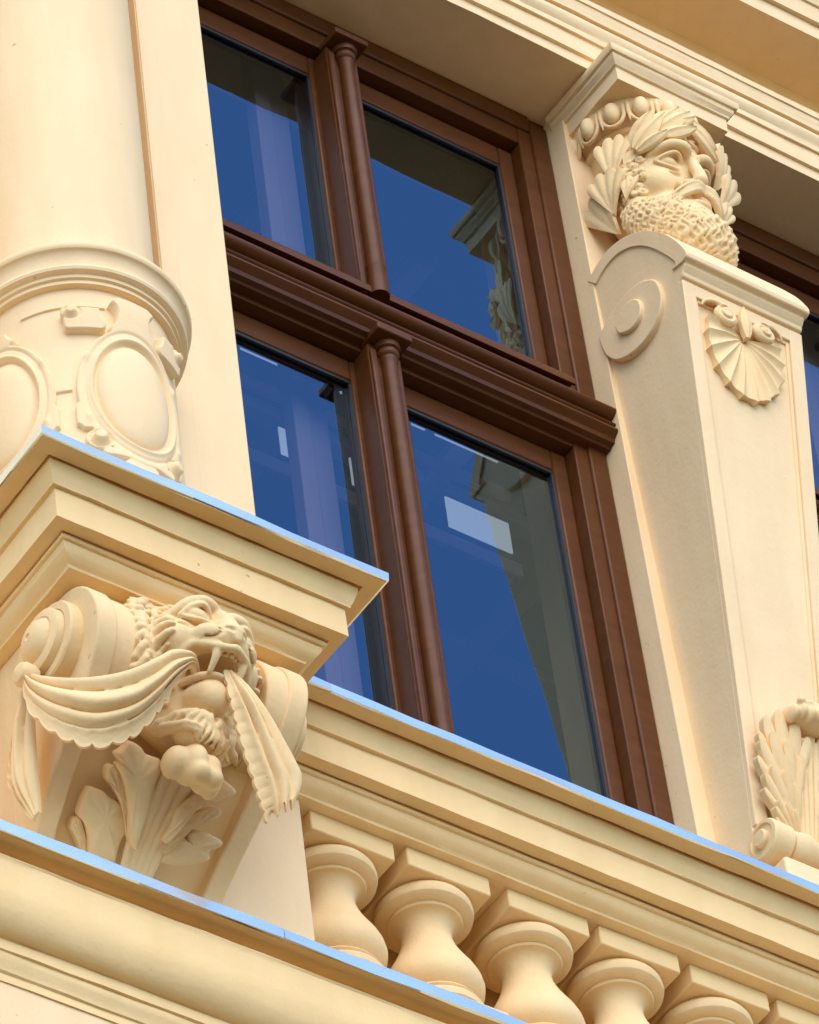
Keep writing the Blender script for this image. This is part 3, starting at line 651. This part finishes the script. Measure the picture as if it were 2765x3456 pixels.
for k_, pts in enumerate((
    ((-1.228, -0.277, -2.049), (-1.232, -0.294, -2.034), (-1.234, -0.316, -2.015), (-1.229, -0.336, -1.998), (-1.231, -0.354, -1.982), (-1.251, -0.356, -1.977), (-1.263, -0.368, -1.965), (-1.281, -0.371, -1.960), (-1.297, -0.371, -1.957), (-1.315, -0.375, -1.951), (-1.345, -0.371, -1.949), (-1.351, -0.358, -1.959), (-1.351, -0.340, -1.975), (-1.346, -0.321, -1.992), (-1.325, -0.312, -2.003), (-1.306, -0.293, -2.022), (-1.284, -0.263, -2.051)),
    ((-1.349, -0.296, -1.987), (-1.342, -0.304, -1.981), (-1.331, -0.302, -1.984), (-1.314, -0.289, -1.998), (-1.284, -0.259, -2.028), (-1.279, -0.248, -2.039), (-1.303, -0.256, -2.028), (-1.332, -0.275, -2.007), (-1.346, -0.283, -1.998)),
    ((-1.208, -0.332, -2.049), (-1.213, -0.371, -2.014), (-1.217, -0.407, -1.983), (-1.222, -0.443, -1.951), (-1.221, -0.471, -1.928), (-1.232, -0.487, -1.912), (-1.254, -0.486, -1.910), (-1.270, -0.485, -1.908), (-1.286, -0.491, -1.900), (-1.313, -0.491, -1.896), (-1.321, -0.475, -1.908), (-1.332, -0.462, -1.918), (-1.317, -0.454, -1.927), (-1.321, -0.446, -1.933), (-1.301, -0.435, -1.946), (-1.279, -0.415, -1.966), (-1.255, -0.383, -1.997), (-1.231, -0.344, -2.034)),
    ((-1.223, -0.336, -2.012), (-1.242, -0.370, -1.980), (-1.258, -0.391, -1.959), (-1.293, -0.421, -1.928), (-1.317, -0.429, -1.918), (-1.329, -0.420, -1.923), (-1.320, -0.403, -1.939), (-1.301, -0.396, -1.948), (-1.274, -0.379, -1.967), (-1.253, -0.359, -1.988), (-1.232, -0.333, -2.014)),
    ((-1.161, -0.370, -2.024), (-1.154, -0.393, -2.005), (-1.156, -0.423, -1.979), (-1.139, -0.453, -1.956), (-1.114, -0.479, -1.938), (-1.090, -0.507, -1.918), (-1.071, -0.507, -1.921), (-1.040, -0.499, -1.933), (-1.061, -0.481, -1.945), (-1.090, -0.462, -1.956), (-1.109, -0.443, -1.969), (-1.133, -0.407, -1.996), (-1.145, -0.368, -2.027)),
    ((-1.143, -0.333, -2.025), (-1.137, -0.366, -1.998), (-1.112, -0.409, -1.965), (-1.085, -0.432, -1.950), (-1.062, -0.444, -1.943), (-1.044, -0.443, -1.947), (-1.046, -0.433, -1.955), (-1.058, -0.421, -1.963), (-1.084, -0.404, -1.974), (-1.111, -0.373, -1.996), (-1.126, -0.339, -2.023)),
    ((-1.131, -0.313, -2.033), (-1.134, -0.340, -2.010), (-1.122, -0.365, -1.990), (-1.101, -0.368, -1.991), (-1.091, -0.362, -1.998), (-1.093, -0.379, -1.983), (-1.070, -0.391, -1.976), (-1.042, -0.394, -1.979), (-1.013, -0.393, -1.984), (-1.014, -0.383, -1.993), (-1.033, -0.369, -2.001), (-1.026, -0.356, -2.013), (-1.044, -0.343, -2.021), (-1.091, -0.321, -2.033)),
    )):
    plate('lobe', pts, NR, .036, (.010, .008, .012, .008, .010, .008, .010)[k_], al_)
va = Vol((-.16, -.02, -.25), (.16, .36, .12), .0036)   # stems and curled tip; origin (XC,-.25,-1.85)
def wl(x, y, z): return (x-XC, -y-.25, z+1.85)
for k_, (xb, xt, yt, zt_) in enumerate(((-.036, -.058, -.44, -1.925), (-.018, -.030, -.475, -1.915), (0, -.004, -.49, -1.910), (.018, .026, -.48, -1.920), (.036, .056, -.45, -1.930))):
    va.stroke([wl(XC+xb*.8, -.262, -2.075), wl(XC+xb, -.315, -2.02), wl(XC+(xb+xt)/2, -.40, -1.965), wl(XC+xt, yt, zt_)], [.010, .012, .015, .016], .003)
    va.stroke([wl(XC+xb*.8, -.285, -2.085), wl(XC+xb, -.338, -2.03), wl(XC+(xb+xt)/2, -.425, -1.98)], [.0015, .002, .002], .003, sub=True)
for (dx, dy, dz, rx, ry, rz) in ((-.050, .004, .012, .036, .050, .046), (-.008, -.010, .006, .040, .062, .060), (.040, -.008, -.008, .038, .058, .056), (.070, .004, -.022, .022, .044, .042), (.0, -.030, -.042, .032, .034, .030), (.045, -.028, -.046, .030, .032, .028)):
    va.ell(wl(XC+dx*.78, -.520+dy, -1.945+dz*.8), (rx*.80, ry*.82, rz*.80), .010)
sculpt(va, 'curled_tip', (XC, -.25, -1.85), 'stone', al_)

# ================================================================== TAPERED PILASTER WITH SHELL
hp = thing('tapered_pilaster', 'tapered cream pilaster with side scroll and carved shell between the windows', 'pilaster')
HX = 1.03
def hwid(z): return float(np.interp(z, [-1.25, -.857, 1.03, 1.2], [.148, .150, .213, .214]))
def fy(z): return -.350+(1.03-z)*.107
prof = [(.02, -1.245), (.02, 1.425), (-.03, 1.447), (-.083, 1.455), (-.132, 1.446), (-.193, 1.417), (-.265, 1.358), (-.323, 1.286), (-.365, 1.212), (-.389, 1.155), (-.397, 1.128), (-.394, 1.113), (-.376, 1.108), (-.375, 1.100), (-.368, 1.090), (-.361, 1.082), (-.358, 1.068), (-.350, 1.066), (fy(1.055)+.014, 1.06), (fy(.2)+.014, .2), (fy(-.857)+.014, -.857), (-.135, -1.245)]
prism_x('shaft', prof, lambda z: HX-hwid(z), lambda z: HX+hwid(z), 'cream', hp, .004, 24)
def front_strip(name, xa, xb, z0, z1, pr, dep=.016):
    """strip lying on the leaning front plane; xa, xb are functions of z"""
    zs = np.linspace(z0, z1, 9); V = []
    for z in zs: V += [(xa(z), fy(z)+.016-pr-.0, z), (xb(z), fy(z)+.016-pr, z), (xb(z), fy(z)+.02, z), (xa(z), fy(z)+.02, z)]
    F = []
    for k in range(8):
        for i in range(4): F.append((4*k+i, 4*k+(i+1) % 4, 4*k+4+(i+1) % 4, 4*k+4+i))
    F += [(3, 2, 1, 0), (32, 33, 34, 35)]
    return mesh_obj(name, V, F, 'cream', hp, True, 30, .003)
front_strip('border', lambda z: HX-hwid(z)+.0005, lambda z: HX-hwid(z)+.045, -.857, 1.058, .016)
front_strip('border', lambda z: HX+hwid(z)-.045, lambda z: HX+hwid(z)-.0005, -.857, 1.058, .016)
front_strip('border', lambda z: HX-hwid(z)+.045, lambda z: HX+hwid(z)-.045, 1.012, 1.058, .0157)
front_strip('bead', lambda z: HX-hwid(z)+.045, lambda z: HX-hwid(z)+.056, -.857, 1.013, .008)
front_strip('bead', lambda z: HX+hwid(z)-.056, lambda z: HX+hwid(z)-.045, -.857, 1.013, .008)
front_strip('bead', lambda z: HX-hwid(z)+.056, lambda z: HX+hwid(z)-.056, 1.001, 1.0125, .0077)
# side scroll plates
sp1 = spline([(.01, 1.14), (-.002, 1.08), (-.035, 1.021), (-.094, .982), (-.166, .97), (-.23, .992), (-.27, 1.052), (-.262, 1.133), (-.227, 1.176), (-.186, 1.200), (-.12, 1.212), (-.05, 1.20), (.01, 1.17)], 50)
sp2 = spline([(-.075, 1.115), (-.088, 1.074), (-.137, 1.045), (-.178, 1.054), (-.194, 1.092), (-.180, 1.134), (-.138, 1.155), (-.10, 1.146)], 36)
for sg in (-1, 1):
    e = HX+sg*.2135
    prism_x('side_scroll', [tuple(p) for p in sp1], min(e+sg*.013, e-sg*.01), max(e+sg*.013, e-sg*.01), 'cream', hp, .004)
    prism_x('side_scroll', [tuple(p) for p in sp2], min(e+sg*.026, e-sg*.01), max(e+sg*.026, e-sg*.01), 'cream', hp, .004)
    pr_o = spline(prof[1:13], 40); cen = np.array([-.17, 1.16])
    pr_i = np.array([cen+(p-cen)*(1-.052/np.linalg.norm(p-cen)) for p in pr_o])
    pr_oo = np.array([cen+(p-cen)*(1-.002/np.linalg.norm(p-cen)) for p in pr_o])
    prism_x('side_rim', [tuple(p) for p in pr_oo]+[tuple(p) for p in pr_i[::-1]], min(e+sg*.007, e-sg*.01), max(e+sg*.007, e-sg*.01), 'cream', hp, .003)
# shell with two curls
sh = fan('shell', (1.022, fy(.93)+.004, .930), (-.035, .107, -1), (0, -1, -.107), .232, R_(96), 11, 'stone', hp, scal=-.06, ridge=-.011, curl=.012, bulge=.008, thick=.024, wide=.68, r0=.08, nu=18, per=8, tipy=.24)
for sg in (-1, 1):
    vc = Vol((-.07, -.03, -.06), (.10, .045, .07), .0028)
    vc.ell((0, 0, 0), (.046, .024, .042), .01)
    vc.stroke([(.004, .006, .038), (.040, .004, .050), (.075, -.002, .040), (.088, -.008, .020)], [.013, .010, .007, .004], .008)
    P = []
    for q in range(30):
        t_ = q/29; an = R_(75)+t_*R_(560); rr = .034*(1-.85*t_); P.append((-rr*math.cos(an)*1.08, .022-.010*(rr/.034)**2+.004*t_, rr*math.sin(an)))
    vc.stroke(P, [.006, .0055, .004], .003, sub=True)
    V_, F_ = vc.mesh(); W_ = np.stack([1.02+sg*(.072+V_[:, 0]), fy(.972)-.014-V_[:, 1], .970+V_[:, 2]], 1)
    W_ = np.stack([1.02+sg*(.066+V_[:, 0]*.86), fy(.972)-.010-V_[:, 1]*.8, .972+V_[:, 2]*.86], 1); mesh_obj('curl', W_, F_, 'stone', hp, True, 0)
leaf('bud', (1.02, fy(.91)-.022, .915), (0, -.05, 1), (0, -1, 0), .125, .020, 'stone', hp, bulge=.008, thick=.016)
# carved foot of the pilaster
for sg in (-1, 1):
    lathe_x('foot_scroll', [(.058, -.03), (.060, .028), (.056, .034), (.046, .035), (.044, .030), (.026, .030), (.026, .040), (.022, .045), (.001, .046)], -.185, -.955, HX+sg*.142, sg, 'stone', hp, 36)
lathe_x('foot_roll', [(.03, -.11), (.050, -.10), (.058, -.05), (.046, -.02), (.05, 0), (.046, .02), (.058, .05), (.050, .10), (.03, .11)], -.185, -.955, HX, 1, 'stone', hp, 36)
box('foot_slab', HX-.158, HX+.158, -.238, .0, -1.245, -1.045, 'cream', hp, .008)
AN = (-.15, -.95, -.15)
for sg in (-1, 1):
    for (zb, xt, zt_, ln) in ((-.90, .112, -.80, 1), (-.86, .120, -.69, 1), (-.80, .110, -.575, 1), (-.74, .080, -.49, 1)):
        p0 = np.array((HX+sg*.03, fy(zb)-.012, zb)); p1 = np.array((HX+sg*xt, fy(zt_)-.038, zt_))
        fan('foot_leaf', p0, p1-p0, AN, np.linalg.norm(p1-p0), R_(30), 5, 'stone', hp, scal=.26, ridge=.006, curl=.022, bulge=.014, thick=.022, tipy=.36, r0=.02, nu=12)
for k_ in range(-2, 3):
    tube('foot_stem', spline([(HX+k_*.012, fy(-.92)-.018, -.92), (HX+k_*.017, fy(-.75)-.032, -.75), (HX+k_*.022, fy(-.56)-.045, -.55)], 12), np.linspace(.009, .011, 12), 'stone', hp, 8)
vb = Vol((-.12, -.08, -.09), (.12, .12, .09), .0036)
vb.ell((0, .0, 0), (.075, .055, .045), .01)
for k_ in range(-3, 4): vb.ell((k_*.022, .032*math.cos(k_*.35), -.012-.006*(k_ % 2)), (.014, .03, .026), .006)
for k_ in range(5): vb.ell((-.05+k_*.025, .045, .012), .012, .005)
sculpt(vb, 'foot_curl', (HX+.015, fy(-.48)-.055, -.490), 'stone', hp)

# ================================================================== CAPITAL
cp_ = thing('capital', 'square abacus with egg and dart band above the bearded head', 'capital')
aprof = [(.0, 2.082), (.0, 2.137), (-.008, 2.139), (-.010, 2.146), (-.020, 2.158), (-.022, 2.168), (-.022, 2.172), (-.030, 2.174), (-.034, 2.182), (-.034, 2.199), (-.030, 2.204), (.20, 2.204), (.20, 2.082)]
sweep('abacus', [(.826, .05), (.826, -.252), (1.236, -.252), (1.236, .05)], aprof, 'cream', cp_, .05, .0008)
EX, EY = 1.03, -.06
lathe('echinus', [(0, 1.90), (.13, 1.90), (.145, 1.93), (.150, 1.974), (.161, 1.977), (.168, 1.985), (.161, 1.994), (.158, 2.000), (.168, 2.008), (.184, 2.03), (.194, 2.055), (.198, 2.083), (0, 2.083)], EX, EY, 'stone', cp_, 64, 30)
egg0 = None
for i, ph in enumerate(range(-111, 112, 26)):
    a = R_(ph+.0)
    if egg0 is None:
        eg = lathe('egg', [(.0001, -.042), (.009, -.040), (.017, -.032), (.023, -.018), (.0245, -.002), (.0235, .014), (.019, .028), (.010, .036), (.0001, .038)], 0, 0, 'stone', cp_, 16, 80)
        P = [(.036*math.sin(R_(q)), .004, -.008-.048*math.cos(R_(q)) if abs(q) < 90 else .0) for q in range(-88, 89, 11)]; P = [(-.034, .006, .038)]+P+[(.034, .006, .038)]
        lp_ = tube('egg_frame', P, .0065, 'stone', cp_, 7); lp2 = tube('dart', [(.050, .010, .038), (.050, .004, .0), (.050, .004, -.03), (.050, .008, -.052)], [.008, .008, .005, .002], 'stone', cp_, 7)
        egg0 = (eg, lp_, lp2); cur = egg0
    else:
        cur = []
        for q in egg0:
            qq = q.copy(); COL.objects.link(qq); cur.append(qq)
    for q in cur:
        q.location = (EX+.194*math.sin(a), EY-.194*math.cos(a), 2.038); q.rotation_euler = (R_(-14), 0, a) if False else (0, 0, a)

# ================================================================== BEARDED HEAD
HO = (1.005, -.095, 1.705); HYAW = R_(-7)
def man():
    v = Vol((-.21, -.08, -.44), (.21, .30, .25), .0029)
    cp0, sp0 = math.cos(R_(13)), math.sin(R_(13))
    def T(p): a, o, w_ = p; return (a, .10+(o-.10)*cp0+w_*sp0, w_*cp0-(o-.10)*sp0+.022)
    def E(c, rr, k=.012, sub=False): v.ell(T(c), rr, k, sub, 0, R_(-13))
    def K(P, rad, k=.008, sub=False): v.stroke([T(p) for p in P], rad, k, sub)
    E0, K0 = v.ell, v.stroke
    E0((0, .0, .06), (.150, .160, .195), .02); E((0, .050, .0), (.124, .115, .19), .03)
    E((0, .055, .115), (.114, .108, .085), .03)                      # forehead
    for s in (-1, 1):
        E((s*.070, .122, -.032), (.048, .042, .046), .03)             # cheek
        K([(s*.012, .170, .084), (s*.042, .182, .098), (s*.080, .160, .098), (s*.112, .108, .074)], [.015, .018, .017, .010], .012)   # brow
        E((s*.062, .186, .052), (.037, .030, .027), .012, sub=True)   # socket
        E((s*.062, .130, .046), (.034, .031, .025), .002)             # eyeball
        K([(s*.024, .148, .044), (s*.042, .168, .066), (s*.064, .171, .073), (s*.088, .154, .060), (s*.104, .128, .042)], .0064, .003)
        K([(s*.028, .150, .038), (s*.048, .161, .023), (s*.068, .161, .020), (s*.090, .146, .027), (s*.104, .128, .040)], .0052, .004)
        K([(s*.040, .160, .002), (s*.066, .152, -.004), (s*.092, .130, .004)], .005, .012, sub=True)
        E((s*.023, .184, -.036), (.018, .022, .016), .009)            # nostril wing
        K([(s*.012, .204, -.050), (s*.013, .196, -.046)], .006, .005, sub=True)
        K([(s*.034, .174, -.038), (s*.050, .152, -.058), (s*.070, .136, -.086)], .006, .010, sub=True)
    K([(0, .166, .088), (0, .184, .048), (0, .206, .002), (0, .212, -.024)], [.016, .017, .019, .023], .010)
    for q, zz in enumerate((.128, .150)): K([(-.055, .158, zz+.008), (-.02, .170, zz), (.02, .170, zz), (.055, .158, zz+.008)], .0045, .008, sub=True)
    for s in (-1, 1): K([(s*.011, .190, .112), (s*.013, .188, .080)], .0045, .006, sub=True)
    # beard mass
    E0((0, .085, -.185), (.150, .120, .150), .02); E0((0, .135, -.275), (.122, .108, .108), .03)
    for s in (-1, 1): E0((s*.113, .040, -.12), (.036, .052, .09), .02)
    # mouth
    E0((0, .205, -.112), (.052, .040, .014), .008, sub=True)
    E0((0, .182, -.130), (.040, .026, .015), .005)
    rg = np.random.default_rng(11)
    def surfpt(ang, w_, c_lo, c_hi, k_):
        dirv = np.array([math.sin(ang), math.cos(ang), 0]); c0 = np.array([0, .05, min(max(w_, c_lo), c_hi)])
        return v.surf(c0+dirv*.27+np.array([0, 0, (w_-c0[2])*k_]), c0)
    strands = []
    # wavy strands that run down the beard and break into small curls
    na = 44
    for ci in range(na):
        ang0 = -1.85+3.7*ci/(na-1); pts = []; start = -.085 if abs(ang0) > 1.2 else (-.112 if abs(ang0) > .9 else (-.138 if abs(ang0) > .5 else -.168))
        w_ = start-rg.uniform(0, .012); ph = ci*.9+rg.uniform(-.4, .4); per = rg.uniform(.036, .052)
        while w_ > -.46:
            p, n = surfpt(ang0*(1-.25*max(0, -.2-w_)/.2)+.050*math.sin(2*math.pi*w_/per+ph), w_, -.27, -.06, 2.0)
            if p is not None: pts.append(p+n*(.003+.0022*math.sin(2*math.pi*w_/per*1.0+ph+1.6)))
            w_ -= .0075
        if len(pts) > 8: jobs_ = pts; strands.append(np.array(pts))
    for P in strands:
        k0 = 0
        while k0 < len(P)-4:
            ln = int(rg.integers(14, 24)); seg_ = P[k0:k0+ln]
            if len(seg_) > 3: K0(seg_, [.0035, .0068, .0072, .0064, .0030], .0010)
            k0 += ln-2
    # moustache
    for s in (-1, 1):
        for q in range(5):
            f = q/4; K0([(s*.006, .212-.010*f, -.062-.022*f), (s*.034, .214-.006*f, -.072-.024*f), (s*.070, .196-.004*f, -.098-.026*f), (s*.102, .160, -.134-.016*f), (s*.124, .128, -.136-.004*f), (s*.134, .110, -.122)], [.008, .011, .011, .009, .007, .004], .003)
        for q in range(4):
            f = (q+.5)/4; K0([(s*.010, .226-.010*f, -.062-.022*f), (s*.034, .2265-.006*f, -.072-.024*f), (s*.070, .208-.004*f, -.098-.026*f), (s*.102, .170, -.134-.016*f)], [.0025, .003, .003, .002], .002, sub=True)
    # hair at forehead and temples
    jobs = []
    for w_ in np.arange(-.05, .25, .026):
        for ang in np.arange(-2.0, 2.01, .13):
            if abs(ang) < 1.02 and w_ < .170: continue
            if abs(ang) < 1.22 and w_ < .10: continue
            p, n = surfpt(ang+rg.uniform(-.03, .03), w_, -.1, .12, 1.5)
            if p is None or any(np.linalg.norm(p-q[0]) < .018 for q in jobs): continue
            jobs.append((p, n))
    for p, n in jobs:
        t1 = unit(np.cross(n, (.3, .2, .9))); t2 = np.cross(n, t1); P = []; ph = rg.uniform(0, 6.3); sg = rg.choice([-1, 1])
        for q in range(11):
            t_ = q/10; an = ph+sg*7.5*t_; rr = .013*(1-.75*t_); P.append(p+t1*rr*math.cos(an)+t2*rr*math.sin(an)+n*(.003+.008*t_))
        K0(P, .0062, .002)
    return v
bh = sculpt(man(), 'bearded_head', HO, 'stone', None, HYAW)
tag(bh, 'carved bearded male head wearing a leaf wreath on top of the pilaster', 'sculpture')
hc = np.array((1.03, -.06, 1.78))
def wreath(p0, p1, W, serr=0., curl=.012, bulge=.014, lift=.0, pw=.8):
    p0 = np.array(p0); p1 = np.array(p1); mid = (p0+p1)/2; n_ = unit((mid-hc)*np.array([1, 1, .35])); p0 = p0+n_*lift; p1 = p1+n_*lift
    leaf('wreath_leaf', p0, p1-p0, n_, np.linalg.norm(p1-p0), W, 'stone', bh, curl=curl, bulge=bulge, thick=.012, rib=.005, serr=serr, nu=13, nv=9, pw=pw)
for a, b_, W_ in (((.873, -.20, 1.855), (.92, -.27, 1.958), .026), ((.865, -.22, 1.812), (.937, -.29, 1.922), .028), ((.871, -.225, 1.799), (.94, -.295, 1.848), .022),
                  ((.924, -.275, 1.879), (1.027, -.31, 1.967), .030), ((.918, -.28, 1.842), (1.031, -.32, 1.888), .026), ((.90, -.25, 1.87), (.98, -.28, 1.985), .028),
                  ((1.029, -.31, 1.951), (1.124, -.28, 1.884), .022), ((1.03, -.31, 1.915), (1.13, -.27, 1.845), .020), ((1.05, -.28, 1.985), (1.15, -.24, 1.93), .024), ((1.10, -.26, 1.93), (1.18, -.22, 1.85), .022)):
    wreath(a, b_, W_)
for p0, p1, A_, n_ in (((.846, -.125, 1.735), (.870, -.150, 1.922), 21, 4), ((.860, -.165, 1.760), (.915, -.195, 1.870), 20, 3), ((.842, -.105, 1.615), (.846, -.112, 1.790), 24, 4), ((.860, -.150, 1.640), (.890, -.165, 1.745), 20, 3), ((.868, -.085, 1.560), (.842, -.045, 1.735), 22, 3),
                      ((1.165, -.225, 1.79), (1.188, -.235, 1.975), 19, 4), ((1.135, -.245, 1.662), (1.192, -.250, 1.810), 20, 3), ((1.12, -.24, 1.58), (1.16, -.24, 1.68), 20, 3)):
    p0 = np.array(p0); p1 = np.array(p1); nn = unit(((p0+p1)/2-hc)*np.array([1, 1.2, .2]))
    fan('wreath_leaf', p0, p1-p0, nn, np.linalg.norm(p1-p0), R_(A_), n_, 'stone', bh, scal=.11, ridge=.0045, curl=.024, bulge=.016, thick=.016, wide=1.25, tipy=.20, r0=.02, nu=10, per=6)
for a, b_, W_ in (((.885, -.235, 1.84), (.955, -.285, 1.955), .026), ((.915, -.265, 1.885), (1.00, -.30, 1.99), .026), ((.96, -.285, 1.90), (1.04, -.315, 1.95), .022), ((1.045, -.305, 1.94), (1.11, -.29, 1.90), .020), ((1.09, -.275, 1.955), (1.165, -.235, 1.90), .022), ((.87, -.20, 1.83), (.90, -.235, 1.93), .024)):
    wreath(a, b_, W_, lift=-.004)
